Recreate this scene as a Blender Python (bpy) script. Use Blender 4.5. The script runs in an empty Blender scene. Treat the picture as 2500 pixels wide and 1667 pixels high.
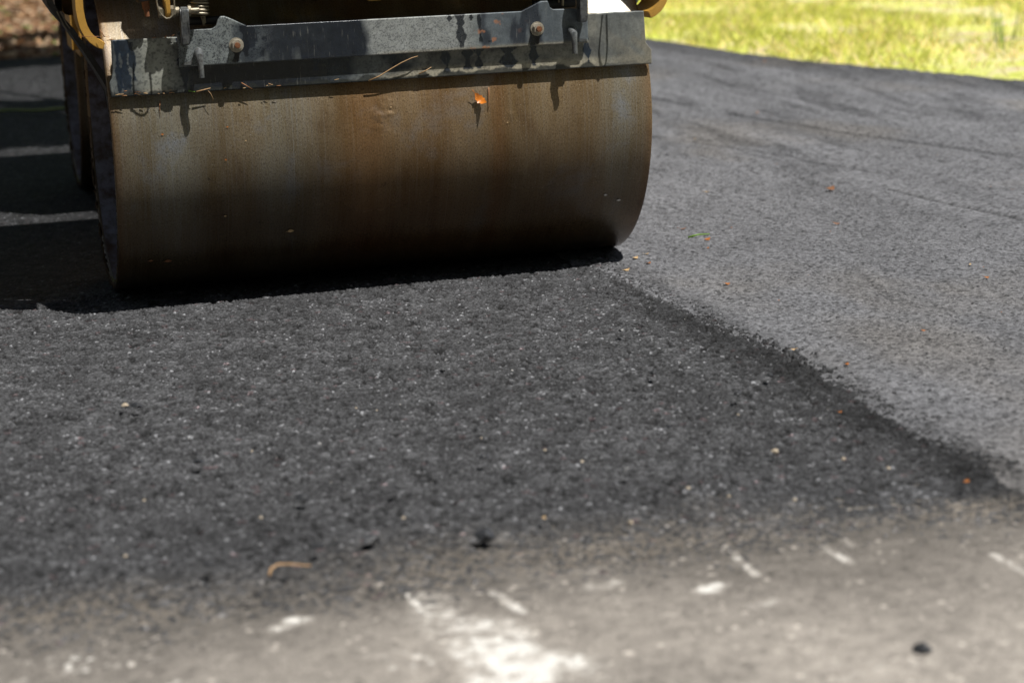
import bpy, bmesh, math, random
import numpy as np
from mathutils import Vector, Matrix, Euler, noise as mn
random.seed(7); rng = np.random.default_rng(11)
SC = bpy.context.scene; C = SC.collection
PI = math.pi

# ---------------------------------------------------------------- numpy noise
def h2(i, j, s):
    i = i.astype(np.int64); j = j.astype(np.int64)
    n = (i*374761393 + j*668265263 + s*974634777) & 0xffffffff
    n = ((n ^ (n >> 13))*1274126177) & 0xffffffff
    n = ((n ^ (n >> 16))*2246822519) & 0xffffffff
    n = n ^ (n >> 15)
    return (n & 0xffffff)/float(0x1000000)
def vnoise(x, y, s=0):
    i = np.floor(x); j = np.floor(y); u = x-i; v = y-j
    u = u*u*(3-2*u); v = v*v*(3-2*v)
    a, b, c, d = h2(i, j, s), h2(i+1, j, s), h2(i, j+1, s), h2(i+1, j+1, s)
    return (a*(1-u)+b*u)*(1-v)+(c*(1-u)+d*u)*v
def fbm(x, y, s=0, o=4):
    r = 0; a = .5; t = 0
    for k in range(o):
        r = r+a*vnoise(x*2**k+13.7*k, y*2**k+7.1*k, s+k); t += a; a *= .5
    return r/t
def worley(x, y, cell, s=0):
    """nearest feature point: distance, offset, id of the cell"""
    X = x/cell; Y = y/cell; I = np.floor(X); J = np.floor(Y)
    best = np.full(X.shape, 9.); bx = np.zeros_like(X); by = np.zeros_like(X); ci = np.zeros_like(X); cj = np.zeros_like(X)
    for di in (-1, 0, 1):
        for dj in (-1, 0, 1):
            i = I+di; j = J+dj
            dx = X-(i+h2(i, j, s)); dy = Y-(j+h2(i, j, s+51))
            d = dx*dx+dy*dy; m = d < best
            best = np.where(m, d, best); bx = np.where(m, dx, bx); by = np.where(m, dy, by)
            ci = np.where(m, i, ci); cj = np.where(m, j, cj)
    return np.sqrt(best), bx, by, ci, cj
def sst(a, b, x):
    t = np.clip((x-a)/(b-a), 0, 1); return t*t*(3-2*t)
def gauss(x, c, w): return np.exp(-((x-c)/w)**2)

# ---------------------------------------------------------------- object helpers
def link(o, parent=None):
    C.objects.link(o)
    if parent is not None: o.parent = parent
    return o
def meta(o, label=None, cat=None, group=None, kind=None):
    if label: o['label'] = label
    if cat: o['category'] = cat
    if group: o['group'] = group
    if kind: o['kind'] = kind
    return o
def empty(name, loc, label, cat, group=None):
    o = bpy.data.objects.new(name, None); o.location = loc; link(o)
    o.empty_display_size = .05
    return meta(o, label, cat, group)
def obj(name, bm, mat, parent=None, smooth=False, off=None):
    me = bpy.data.meshes.new(name)
    if isinstance(bm, bmesh.types.BMesh):
        bmesh.ops.recalc_face_normals(bm, faces=bm.faces)
        bm.to_mesh(me); bm.free()
    else:
        me.from_pydata([tuple(v) for v in bm[0]], [], [tuple(f) for f in bm[1]]); me.update()
    if smooth:
        me.polygons.foreach_set('use_smooth', [True]*len(me.polygons))
        if smooth == 'auto':
            me.set_sharp_from_angle(angle=math.radians(38))
    me.materials.append(mat)
    o = bpy.data.objects.new(name, me); link(o, parent)
    if off: o.location = off
    return o
def BM(): return bmesh.new()
def box(bm, x0, x1, y0, y1, z0, z1, bev=0.0, seg=2):
    r = bmesh.ops.create_cube(bm, size=1)
    vs = r['verts']
    for v in vs:
        v.co = Vector(((x0+x1)/2+v.co.x*(x1-x0), (y0+y1)/2+v.co.y*(y1-y0), (z0+z1)/2+v.co.z*(z1-z0)))
    if bev:
        es = list({e for v in vs for e in v.link_edges})
        bmesh.ops.bevel(bm, geom=es, offset=bev, segments=seg, affect='EDGES', profile=.5)
def cyl(bm, p0, p1, r0, r1=None, seg=24, bev=0.0):
    p0 = Vector(p0); p1 = Vector(p1); r1 = r0 if r1 is None else r1
    d = p1-p0; L = d.length
    q = d.to_track_quat('Z', 'Y').to_matrix().to_4x4(); q.translation = (p0+p1)/2
    r = bmesh.ops.create_cone(bm, cap_ends=True, cap_tris=False, segments=seg, radius1=r0, radius2=r1, depth=L, matrix=q)
    if bev:
        vs = r['verts']
        es = [e for e in {e for v in vs for e in v.link_edges} if any(len(f.verts) > 4 for f in e.link_faces)]
        bmesh.ops.bevel(bm, geom=es, offset=bev, segments=2, affect='EDGES')
def tube(bm, pts, r, seg=10, closed=False, radii=None):
    pts = [Vector(p) for p in pts]; n = len(pts); rings = []
    up = Vector((0, 0, 1)); prev = None
    for i, p in enumerate(pts):
        if closed: t = pts[(i+1) % n]-pts[i-1]
        else: t = pts[min(i+1, n-1)]-pts[max(i-1, 0)]
        t.normalize()
        if prev is None:
            a = t.cross(up)
            if a.length < .1: a = t.cross(Vector((1, 0, 0)))
        else: a = prev-t*prev.dot(t)
        a.normalize(); prev = a; b = t.cross(a)
        rr = radii[i] if radii else r
        rings.append([bm.verts.new(p+(a*math.cos(2*PI*k/seg)+b*math.sin(2*PI*k/seg))*rr) for k in range(seg)])
    m = n if closed else n-1
    for i in range(m):
        A = rings[i]; B = rings[(i+1) % n]
        for k in range(seg): bm.faces.new((A[k], A[(k+1) % seg], B[(k+1) % seg], B[k]))
    if not closed:
        bm.faces.new(rings[0]); bm.faces.new(rings[-1][::-1])
def prism(bm, pts, axis, d0, d1, bev=0.0):
    """polygon pts extruded along axis ('x' -> pts are (y,z); 'y' -> pts are (x,z); 'z' -> (x,y))"""
    def mk(p, d):
        return {'x': (d, p[0], p[1]), 'y': (p[0], d, p[1]), 'z': (p[0], p[1], d)}[axis]
    A = [bm.verts.new(mk(p, d0)) for p in pts]; B = [bm.verts.new(mk(p, d1)) for p in pts]
    fs = [bm.faces.new(A), bm.faces.new(B[::-1])]
    n = len(pts)
    for i in range(n): fs.append(bm.faces.new((A[i], A[(i+1) % n], B[(i+1) % n], B[i])))
    if bev:
        es = list({e for f in fs for e in f.edges})
        bmesh.ops.bevel(bm, geom=es, offset=bev, segments=2, affect='EDGES')
def ring_path(c, r, axis='y', n=28, sx=1., sz=1.):
    out = []
    for k in range(n):
        a = 2*PI*k/n
        if axis == 'y': out.append((c[0]+r*sx*math.cos(a), c[1], c[2]+r*sz*math.sin(a)))
        elif axis == 'x': out.append((c[0], c[1]+r*math.cos(a), c[2]+r*math.sin(a)))
        else: out.append((c[0]+r*math.cos(a), c[1]+r*math.sin(a), c[2]))
    return out
def grid_obj(name, P, mat, parent=None, attrs=None, wrap=False, smooth=True):
    """P: (ny,nx,3) vertex grid -> one mesh; attrs: name -> (ny,nx,3) colours"""
    ny, nx, _ = P.shape
    me = bpy.data.meshes.new(name)
    me.vertices.add(ny*nx); me.vertices.foreach_set('co', P.reshape(-1).astype(np.float32))
    idx = np.arange(ny*nx).reshape(ny, nx)
    if wrap: idx = np.vstack([idx, idx[:1]])
    a, b, c, d = idx[:-1, :-1], idx[:-1, 1:], idx[1:, 1:], idx[1:, :-1]
    q = np.stack([a, b, c, d], -1).reshape(-1, 4); nf = len(q)
    me.loops.add(nf*4); me.loops.foreach_set('vertex_index', q.reshape(-1).astype(np.int32))
    me.polygons.add(nf); me.polygons.foreach_set('loop_start', (np.arange(nf)*4).astype(np.int32))
    me.polygons.foreach_set('loop_total', np.full(nf, 4, np.int32))
    me.polygons.foreach_set('use_smooth', np.full(nf, smooth, bool))
    for k, A in (attrs or {}).items():
        at = me.attributes.new(k, 'FLOAT_COLOR', 'POINT')
        col = np.ones((ny*nx, 4), np.float32); col[:, :A.shape[-1]] = A.reshape(ny*nx, -1)
        at.data.foreach_set('color', col.reshape(-1))
    me.update(); me.validate()
    me.materials.append(mat)
    o = bpy.data.objects.new(name, me); link(o, parent)
    return o

# ---------------------------------------------------------------- materials
class N:
    def __init__(s, name):
        s.m = bpy.data.materials.new(name); s.m.use_nodes = True; s.t = s.m.node_tree
        s.b = s.t.nodes['Principled BSDF']; s.tc = s.t.nodes.new('ShaderNodeTexCoord')
    def n(s, ty, **kw):
        x = s.t.nodes.new(ty)
        for k, v in kw.items():
            if k.startswith('i_'): x.inputs[k[2:].replace('_', ' ')].default_value = v
            else: setattr(x, k, v)
        return x
    def l(s, a, b): s.t.links.new(a, b); return b
    def noise(s, scale, detail=6, rough=.6, vec=None, dist=0., sc=None):
        x = s.n('ShaderNodeTexNoise'); x.inputs['Scale'].default_value = scale; x.inputs['Detail'].default_value = detail
        x.inputs['Roughness'].default_value = rough; x.inputs['Distortion'].default_value = dist
        v = vec or s.tc.outputs['Object']
        if sc:
            mp = s.n('ShaderNodeMapping'); mp.inputs['Scale'].default_value = sc; s.l(v, mp.inputs['Vector']); v = mp.outputs[0]
        s.l(v, x.inputs['Vector']); return x.outputs['Fac']
    def vor(s, scale, feat='F1', out='Distance', vec=None):
        x = s.n('ShaderNodeTexVoronoi', feature=feat); x.inputs['Scale'].default_value = scale
        s.l(vec or s.tc.outputs['Object'], x.inputs['Vector']); return x.outputs[out]
    def ramp(s, fac, stops):
        x = s.n('ShaderNodeValToRGB'); e = x.color_ramp.elements
        while len(e) < len(stops): e.new(.5)
        for k, (p, c) in enumerate(stops):
            e[k].position = p; e[k].color = (*c, 1) if len(c) == 3 else (c[0], c[0], c[0], 1)
        s.l(fac, x.inputs[0]); return x.outputs[0]
    def mix(s, fac, a, b, mode='MIX'):
        x = s.n('ShaderNodeMix', data_type='RGBA', blend_type=mode)
        for v, i in ((fac, 0), (a, 6), (b, 7)):
            if isinstance(v, (int, float)): x.inputs[i].default_value = v if i == 0 else (v, v, v, 1)
            elif isinstance(v, tuple): x.inputs[i].default_value = (*v, 1)
            else: s.l(v, x.inputs[i])
        return x.outputs[2]
    def math(s, op, a, b=0., c=None):
        x = s.n('ShaderNodeMath', operation=op)
        for i, v in enumerate((a, b)):
            if isinstance(v, (int, float)): x.inputs[i].default_value = v
            else: s.l(v, x.inputs[i])
        return x.outputs[0]
    def attr(s, name):
        x = s.n('ShaderNodeAttribute'); x.attribute_name = name; return x.outputs['Color']
    def set(s, col=None, rough=None, metal=None, spec=None):
        for v, k in ((col, 'Base Color'), (rough, 'Roughness'), (metal, 'Metallic'), (spec, 'Specular IOR Level')):
            if v is None: continue
            if isinstance(v, tuple): s.b.inputs[k].default_value = (*v, 1)
            elif isinstance(v, (int, float)): s.b.inputs[k].default_value = v
            else: s.l(v, s.b.inputs[k])
        return s
    def bump(s, h, dist, strength=1., prev=None):
        x = s.n('ShaderNodeBump'); x.inputs['Distance'].default_value = dist; x.inputs['Strength'].default_value = strength
        s.l(h, x.inputs['Height'])
        if prev is not None: s.l(prev, x.inputs['Normal'])
        s.l(x.outputs[0], s.b.inputs['Normal']); return x.outputs[0]

def worn(name, c1, c2, rough=.45, metal=0., rust=.35, scale=18, dirt=(.05, .04, .03), bump=.0006):
    m = N(name)
    f = m.noise(scale, 8, .65); r = m.noise(scale*2.3, 9, .7)
    col = m.mix(m.ramp(f, [(.35, (0,)), (.65, (1,))]), c1, c2)
    mask = m.ramp(r, [(1-rust-.18, (0,)), (1-rust+.02, (1,))])
    col = m.mix(mask, col, dirt)
    sp = m.vor(260); col = m.mix(m.ramp(sp, [(.10, (.6,)), (.2, (0,))]), col, (.02, .018, .016))
    m.set(col, m.ramp(f, [(.3, (rough-.12,)), (.7, (rough+.15,))]), metal)
    m.bump(r, bump); return m.m

def mk_drum():
    m = N('rusty_drum_steel'); at = m.attr('tone'); uv = m.attr('pos')
    st = m.noise(1, 7, .66, vec=uv, sc=(11, 2.6, 1)); bl = m.noise(1, 8, .65, vec=uv, sc=(7, 5, 1), dist=.4)
    fine = m.noise(1, 6, .75, vec=uv, sc=(330, 200, 1)); line = m.noise(1, 3, .6, vec=uv, sc=(190, 3.5, 1))
    col = m.mix(m.ramp(st, [(.33, (0,)), (.68, (1,))]), (.215, .132, .052), (.345, .262, .155))
    col = m.mix(m.ramp(bl, [(.55, (0,)), (.72, (.75,))]), col, (.30, .29, .28))
    col = m.mix(m.ramp(bl, [(.30, (.6,)), (.44, (0,))]), col, (.15, .080, .030))
    col = m.mix(m.math('MULTIPLY', m.ramp(line, [(.45, (0,)), (.7, (1,))]), .26), col, (.36, .32, .27))
    col = m.mix(m.ramp(fine, [(.34, (.75,)), (.5, (0,))]), col, (.05, .03, .016))
    col = m.mix(m.ramp(fine, [(.58, (0,)), (.72, (.8,))]), col, (.48, .42, .33))
    scr = m.noise(1, 2, .5, vec=uv, sc=(620, 2.0, 1)); col = m.mix(m.ramp(scr, [(.66, (0,)), (.74, (.55,))]), col, (.46, .40, .31))
    dab = m.noise(1, 5, .7, vec=uv, sc=(34, 40, 1)); col = m.mix(m.ramp(dab, [(.66, (0,)), (.70, (.7,))]), col, (.05, .035, .022))
    sp = m.vor(110, vec=uv); spm = m.ramp(sp, [(.05, (1,)), (.09, (0,))])
    spr = m.vor(110, out='Color', vec=uv); sel = m.ramp(spr, [(.56, (0,)), (.60, (1,))])
    col = m.mix(m.math('MULTIPLY', spm, sel), col, (.62, .55, .45))
    col = m.mix(1., col, at, 'MULTIPLY')
    shade_fac = m.attr('wet_shade'); col = m.mix(shade_fac, col, m.mix(1., col, (.34, .30, .26), 'MULTIPLY'))  # painted shade: multiplies the drum colour down on its lower face
    m.set(col, m.mix(shade_fac, m.ramp(st, [(.3, (.36,)), (.7, (.46,))]), .24), .45, .5)
    n1 = m.bump(fine, .0009, .9); m.bump(bl, .004, .25, n1)
    return m.m
def mk_inner():
    m = N('dull_inner_steel'); f = m.noise(30, 8, .7); g = m.noise(9, 6, .6)
    col = m.mix(m.ramp(f, [(.4, (0,)), (.62, (1,))]), (.30, .30, .37), (.13, .10, .09))
    col = m.mix(m.ramp(g, [(.55, (0,)), (.7, (1,))]), col, (.10, .05, .025))
    m.set(col, .55, .35); m.bump(f, .002); return m.m
def mk_crust():
    m = N('caked_mud'); f = m.noise(90, 8, .75)
    m.set(m.ramp(f, [(.3, (.03, .02, .012)), (.55, (.10, .065, .035)), (.75, (.25, .17, .10))]), .95); m.bump(f, .006); return m.m
def mk_plate(name, b):
    m = N(name); at = m.attr('tone'); f = m.noise(160, 8, .75); g = m.noise(45, 7, .7, dist=.6); w = m.attr('wet_shade')
    sc = m.noise(1, 4, .6, sc=(240, 240, 30))
    col = m.mix(.35, at, m.ramp(f, [(.3, (.6,)), (.7, (1.35,))]), 'MULTIPLY')
    col = m.mix(.55, col, m.ramp(g, [(.35, (.55,)), (.65, (1.3,))]), 'MULTIPLY')
    col = m.mix(m.ramp(sc, [(.62, (0,)), (.72, (.35,))]), col, (.34, .34, .31))
    m.set(col, m.ramp(w, [(0, (.55,)), (1, (.22,))]), .1, .5)
    m.bump(f, .0006); return m.m
def attr_ground(name, rough, fine_scale, bump, spark=.0, spec=.5, gl=(.75, .72, .68)):
    m = N(name); at = m.attr('tone'); f = m.noise(fine_scale, 5, .7)
    col = m.mix(.8, at, m.ramp(f, [(.30, (.35,)), (.5, (.95,)), (.70, (1.9,))]), 'MULTIPLY')
    v = m.vor(fine_scale*.9, out='Color'); r = rough
    if spark:
        sel = m.ramp(v, [(1-spark-.012, (0,)), (1-spark, (1,))])
        d = m.vor(fine_scale*.9); near = m.ramp(d, [(.28, (1,)), (.36, (0,))])
        k = m.math('MULTIPLY', sel, near); col = m.mix(k, col, gl)
        r = m.math('SUBTRACT', rough, m.math('MULTIPLY', k, rough-.15))
    m.set(col, r, 0., spec); m.bump(f, bump); return m.m
def plain(name, c, rough=.6, metal=0., var=.35, scale=60):
    m = N(name); f = m.noise(scale, 6, .65)
    a = tuple(x*(1-var) for x in c); b = tuple(min(1, x*(1+var)) for x in c)
    m.set(m.ramp(f, [(.3, a), (.7, b)]), rough, metal); m.bump(f, .0006); return m.m

M = {}
M['drum'] = mk_drum(); M['inner'] = mk_inner(); M['crust'] = mk_crust()
M['plate'] = mk_plate('oily_painted_plate', 0); M['bar'] = mk_plate('dusty_painted_bar', 0)
M['lever'] = worn('chipped_grey_paint', (.10, .11, .12), (.20, .21, .21), .35, .3, .30, 60)
M['yellow'] = worn('yellow_machine_paint', (.50, .27, .045), (.60, .34, .07), .42, 0., .16, 14, (.16, .09, .03))
M['dark'] = worn('dark_frame_paint', (.045, .046, .046), (.075, .075, .07), .5, .1, .35, 20)
M['black'] = worn('black_rubber', (.015, .015, .016), (.03, .03, .03), .55, 0., .25, 30, (.06, .05, .04))
M['steel'] = worn('zinc_steel', (.24, .21, .15), (.38, .34, .26), .42, .6, .25, 70, (.15, .10, .06))
M['rust'] = worn('rusty_bolt', (.20, .08, .035), (.34, .15, .07), .75, .2, .3, 160, (.14, .05, .02))
M['nut'] = worn('weathered_zinc', (.34, .31, .25), (.52, .48, .40), .42, .4, .15, 90, (.12, .07, .04))
M['seat'] = plain('seat_vinyl', (.03, .03, .032), .5)
M['leaf_o'] = plain('orange_leaf', (.42, .15, .035), .45, 0, .45, 120)
M['leaf_bright'] = plain('bright_orange_leaf', (.66, .21, .025), .35, 0, .35, 120)
M['leaf_b'] = plain('brown_leaf', (.22, .10, .045), .6, 0, .4, 120)
M['leaf_t'] = plain('tan_leaf', (.55, .38, .20), .6, 0, .3, 120)
M['leaf_g'] = plain('green_leaf', (.16, .30, .04), .5, 0, .3, 120)
M['straw'] = plain('straw', (.48, .30, .15), .55, 0, .3, 200)
M['needle'] = plain('dry_needle', (.38, .17, .07), .5, 0, .3, 200)
M['pebble'] = plain('tan_pebble', (.48, .40, .30), .7, 0, .3, 150)
M['pebble_w'] = plain('white_pebble', (.65, .63, .60), .4, 0, .2, 150)
M['blackstone'] = plain('tar_coated_stone', (.045, .047, .052), .42, 0, .5, 150)
M['hose'] = plain('pale_green_hose', (.22, .27, .10), .5, 0, .2, 12)
M['mat'] = attr_ground('fresh_loose_asphalt', .60, 420, .0022, .030, .25)
M['lane'] = attr_ground('rolled_asphalt', .58, 420, .0020, .035, .35)
M['old'] = attr_ground('old_dusty_pavement', .85, 300, .0012, 0., .3)

# ================================================================ GROUND
def tone_rgb(v, r=1., g=1., b=1.): return np.stack([v*r, v*g, v*b], -1)
def axis(segs):
    out = []
    for a, b, s in segs:
        n = max(1, int(round(abs(b-a)/s))); out += list(np.linspace(a, b, n, endpoint=False))
    out.append(segs[-1][1]); return np.array(out)
def stones(x, y, cell, s, amp, tilt=.6):
    d, dx, dy, i, j = worley(x, y, cell, s)
    r = h2(i, j, s+5)
    z = (1-np.minimum(d, 1)**2)*amp*(.35+.65*r) + tilt*amp*(dx*(h2(i, j, s+6)-.5)+dy*(h2(i, j, s+7)-.5))
    return z, r, h2(i, j, s+8), d

# --- fresh mat (left of the joint, ahead of and behind the drum); b = -y runs towards the camera
seam = lambda y: np.interp(-y, [0, .4, .76, 1.27, 1.8, 2.4], [1.10, 1.10, 1.100, 1.125, 1.128, 1.136])+.02*(vnoise(y*9, y*0+3, 4)-.5)
start = lambda x: np.interp(x, [-.6, -.32, .10, .51, .8, 1.08, 1.4], [2.20, 2.21, 2.27, 2.22, 2.22, 2.26, 2.28])
xs = axis([(-4., -1., .05), (-1., -.42, .012), (-.42, 1.20, .0021)])
ys = axis([(-2.42, -1.0, .0025), (-1.0, -.10, .0021), (-.10, 1.5, .005), (1.5, 7.2, .014)])
X, Y = np.meshgrid(xs, ys)
wx = X+.004*(fbm(X*120, Y*120, 3, 2)-.5); wy = Y+.004*(fbm(X*120+9, Y*120, 8, 2)-.5)
z1, r1, c1, d1 = stones(wx, wy, .0074, 21, .0062, 1.9)
z2, r2, c2, d2 = stones(wx, wy, .0046, 31, .0044, 1.9)
z3, r3, c3, d3 = stones(wx, wy, .017, 41, .0085)
big = (h2(np.floor(X/.05), np.floor(Y/.05), 3) > 2)
zz = np.maximum(np.maximum(z2, z1-.0020), np.where(r3 > .90, z3-.0024, -1)); zraw = zz; zz = zz-.0035*sst(.58, .72, fbm(wx*75, wy*75, 88, 3))
ahead = sst(.02, .14, -Y)                                 # loose material in front of the drum
zz = zz*(.35+.65*ahead)*(.8+.5*fbm(X*7, Y*7, 77, 3))
und = (fbm(X*2.2, Y*2.2, 90, 3)-.5)*.018*ahead
edge_s = None
cid = worley(wx, wy, .0074, 21); cell_r = h2(cid[3], cid[4], 99)
sd_ = seam(Y)-X+.026*(fbm(X*22, Y*22, 12, 4)-.5)
edge_s = (cell_r < np.where(sd_ > 0, .35+sst(0, .03, sd_), .34*sst(-.07, 0, sd_)**1.6)).astype(float)
edge_s = np.where(Y > -.15, sst(0, .02, sd_), edge_s)
edge_f = (cell_r < sst(-.09, .09, start(X)+Y+.12*(fbm(X*7, Y*7, 15, 4)-.5))).astype(float)
base = (-.0055*ahead+und*.55)+.0035*gauss(X, seam(Y)-.05, .04)*ahead
zf = sst(-.05, .30, start(X)+Y)
base = base+.0075*(1-sst(.0, .05, sd_))*ahead
Z = (base*zf+zz*(.45+.55*zf)-.0085*(1-zf))*edge_s*edge_f-.012*(1-edge_s)-.0125*(1-edge_f)-.0035*(1-ahead)-.006*(1-ahead)*0
big = fbm(X*1.7, Y*1.7, 55, 4); med = fbm(X*14, Y*14, 58, 4)
v = .039+.028*med+.024*(big-.3); v = v*(.16+1.50*sst(.0004, .0054, zraw))  # low gaps between stones darkened by height, occlusion shade in the colour
sel = np.where(z2 > z1-.0012, c2, c1)
v = v*(.60+.80*sel); v = v*np.where(Y > 0, .62, 1)  # mat behind the drum darkened in colour for the shade there
hole = sst(.60, .72, fbm(wx*75, wy*75, 88, 3)); v = v*(1-.72*hole)  # pits get the same painted occlusion shade
v = v*(0.88+.32*sst(.35, .65, fbm(X*28, Y*28, 89, 3)))
v = np.where(sel > .982, v*2.2+.06, v)
v = v*(1-.55*gauss(X, seam(Y)-.04, .06)*sst(.25, 1.0, -Y)*(.3+1.3*med))  # darker fringe at the joint
v = np.maximum(v, .008)
R = .98+0*v; G = 1.0+0*v; B = 1.065+0*v
dust = sst(.26-.15*sst(.4, 1., X), .0, start(X)+Y-.25*(fbm(X*4, Y*4, 33, 4)-.5))*.75*(.3+1.1*(cell_r > .45))
v = v+dust*(.045+.12*fbm(X*40, Y*40, 34, 3)*sst(.25, 0., start(X)+Y))
R = R+dust*.14; B = B-dust*.20
warm = (h2(np.floor(wx/.0105), np.floor(wy/.0105), 71) > .985)
R = np.where(warm, 1.25, R)
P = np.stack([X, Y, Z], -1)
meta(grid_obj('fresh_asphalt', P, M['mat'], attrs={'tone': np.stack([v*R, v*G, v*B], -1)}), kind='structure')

# --- rolled lane to the right, with its bent far edge
def verge_x(y):          # right-hand edge of the asphalt as a function of y (=-b)
    return np.interp(y, [-6, -2, 0, 1.2, 2.2, 2.87, 4.15, 5.2, 6.27, 6.9, 7.4], [7.2, 6.1, 5.25, 4.65, 4.22, 3.99, 3.68, 3.57, 3.52, 3.30, 2.6])
xs = axis([(1.04, 2.1, .0034), (2.1, 4.3, .0075), (4.3, 7.2, .04)])
ys = axis([(-2.75, -.9, .0038), (-.9, 1.2, .0045), (1.2, 3.2, .0085), (3.2, 7.6, .018)])
X, Y = np.meshgrid(xs, ys)
z1, r1, c1, d1 = stones(X, Y, .0085, 121, .0032, 1.0)
z2, r2, c2, d2 = stones(X, Y, .0055, 131, .0026, 1.0)
rip = fbm(X*16+.9*fbm(X*2, Y*2, 9, 2), Y*1.1, 140, 4)
far = sst(-1.0, 1.2, Y)
tear = sst(.60, .75, fbm((X-.10*Y)*15, Y*2.1, 150, 3))*sst(.35, .6, fbm(X*1.5, Y*1.2, 151, 2))
pit = sst(.66, .78, fbm(X*45, Y*26, 160, 3))
def crack(pts, w, jag=.012):
    py = [p[1] for p in pts]; px = [p[0] for p in pts]
    c = np.interp(Y, py, px)+jag*(fbm(Y*7, Y*0, 170, 3)-.5)
    on = sst(py[0]-.15, py[0]+.15, Y)*(1-sst(py[-1]-.15, py[-1]+.15, Y))
    return gauss(X, c, w)*on*sst(.30, .5, fbm(X*3, Y*5, 171, 2))
ck = crack([(2.81, .81), (2.70, 1.25), (2.589, 1.756), (2.50, 2.3), (2.423, 2.92), (2.38, 3.6)], .020)
ck = ck+crack([(2.30, .7), (2.18, 1.358), (2.08, 1.75), (2.002, 1.987), (1.95, 2.6)], .016)*.8
ck = ck+crack([(2.30, -.5), (2.261, -.152), (2.217, .161), (2.19, .5)], .012)
ck = ck+crack([(3.1, 1.2), (2.95, 2.2), (2.85, 3.4)], .016)*.6
ck = ck+crack([(1.52, -.9), (1.62, -.45), (1.68, 0.0)], .010)*.35
ck = np.minimum(ck, 1)
be = start(X)-.02+.03*(fbm(X*9, Y*9, 15, 3)-.5)
ef = sst(-.02, .05, be+Y)
vx = verge_x(Y)+.05*(fbm(Y*5, X*0+2, 180, 4)-.5)+.02*(fbm(Y*30, X*6, 181, 3)-.5)
es = sst(0, .16, vx-X); ey = sst(0, .25, 7.15+.25*(fbm(X*2, Y*0, 182, 3)-.5)-Y)
Z = z1+z2+.006*(rip-.5)*far*sst(1.5, 2.1, X)+.012*(fbm(X*1.3, Y*1.3, 190, 3)-.5)-.004*pit*far-.006*ck-.003*tear*far
Z = (Z+.012*gauss(X, vx-.12, .07))*ef*es*ey-.012*(1-ef)-.075*(1-es)-.06*(1-ey)
Z = Z-.030*(1-sst(seam(Y)-.05, seam(Y)-.015, X))*sst(.2, .3, -Y)
med = fbm(X*10, Y*5, 200, 4); bigv = fbm(X*1.1, Y*.9, 201, 3)
v = .152+.05*(med-.5)+.045*(bigv-.45)+.022*far
v = v*(.10+1.35*np.where(c1 > c2, c1, c2)); v = v*(1-.22*sst(.60, .74, fbm(X*150, Y*90, 208, 3)))
v = v*(1-.50*np.minimum(ck, 1))*(1-.35*tear*far*sst(1.6, 2.2, X))*(1-.5*pit*far)
v = v*(1-.62*gauss(X, vx, .20)*(.5+fbm(X*6, Y*6, 203, 3)))
v = v*(1-.38*gauss(X, vx-.30, .16))
v = v*(1+.75*(fbm(X*8+.5*fbm(X, Y, 7, 2), Y*.55, 207, 3)-.5)*sst(-.6, .8, Y))
v = v*(1-.30*gauss(X, 1.14, .03)*fbm(X*20, Y*20, 204, 3)*2)
tan_ = sst(.52, .75, fbm(X*2.3, Y*1.2, 205, 4))
R = .985+.05*tan_; B = 1.07-.08*tan_
P = np.stack([X, Y, Z], -1)
meta(grid_obj('rolled_asphalt', P, M['lane'], attrs={'tone': np.stack([v*R, v, v*B], -1)}), kind='structure')

# --- old dusty pavement nearest the camera
xs = axis([(-4, -.6, .05), (-.6, 1.4, .0038), (1.4, 7, .05)])
ys = axis([(-9, -2.95, .06), (-2.95, -2.0, .0038)])
X, Y = np.meshgrid(xs, ys); b_ = -Y
Z = -.0085+.0030*(fbm(X*6, Y*6, 300, 4)-.5)+.0022*fbm(X*110, Y*110, 301, 3)
n1 = fbm(X*5, Y*5, 310, 4); n2 = fbm(X*60, Y*60, 311, 4)
v = .305+.13*(n1-.5)+.20*(n2-.5)
v = v*(.42+.58*sst(2.16, 2.66, b_+.2*(n1-.5)))
v = np.where(Y < -3.3, .07, v); R = 1.095+0*v; B = .895+0*v  # unseen near stretch made dark to cut light bounced onto the drum
wx = X+.05*(fbm(X*24, Y*24, 320, 4)-.5); wb = b_+.05*(fbm(X*24+5, Y*24, 321, 4)-.5)
def blob(x, b, rx, rb, a, soft=.6):
    d = np.sqrt(((wx-x)/rx)**2+((wb-b)/rb)**2); return a*(1-sst(1-soft, 1+soft, d))
w = blob(.245, 2.44, .045, .07, .85)+blob(.262, 2.52, .060, .05, 1.)+blob(.225, 2.60, .05, .06, 1.)+blob(.205, 2.34, .035, .09, .45)+blob(.30, 2.55, .04, .04, .6)
w = w+blob(.557, 2.365, .018, .02, .9)+blob(.02, 2.29, .022, .014, .85)+blob(.60, 2.44, .016, .012, .6)+blob(.42, 2.30, .02, .02, .35)
def stroke(x0, b0, x1, b1, wd, a):
    dx, db = x1-x0, b1-b0; t = np.clip(((X-x0)*dx+(b_-b0)*db)/(dx*dx+db*db), 0, 1)
    d = np.hypot(X-x0-t*dx, b_-b0-t*db); return a*(1-sst(wd*.6, wd*1.4, d+.004*(n2-.5)))
for s in [(.291, 2.269, .306, 2.355, .007, .9), (.184, 2.235, .192, 2.332, .005, .55), (.631, 2.219, .628, 2.335, .006, .75), (.756, 2.265, .760, 2.338, .0065, .8),
          (.79, 2.25, .793, 2.275, .006, .5), (.945, 2.378, .949, 2.46, .007, .6)]:
    w = w+.8*stroke(*s)
w = w+.6*sst(.80, .9, h2(np.floor(X/.009), np.floor(Y/.009), 9))*sst(.62, .8, fbm(X*5, Y*9, 330, 3))
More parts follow.
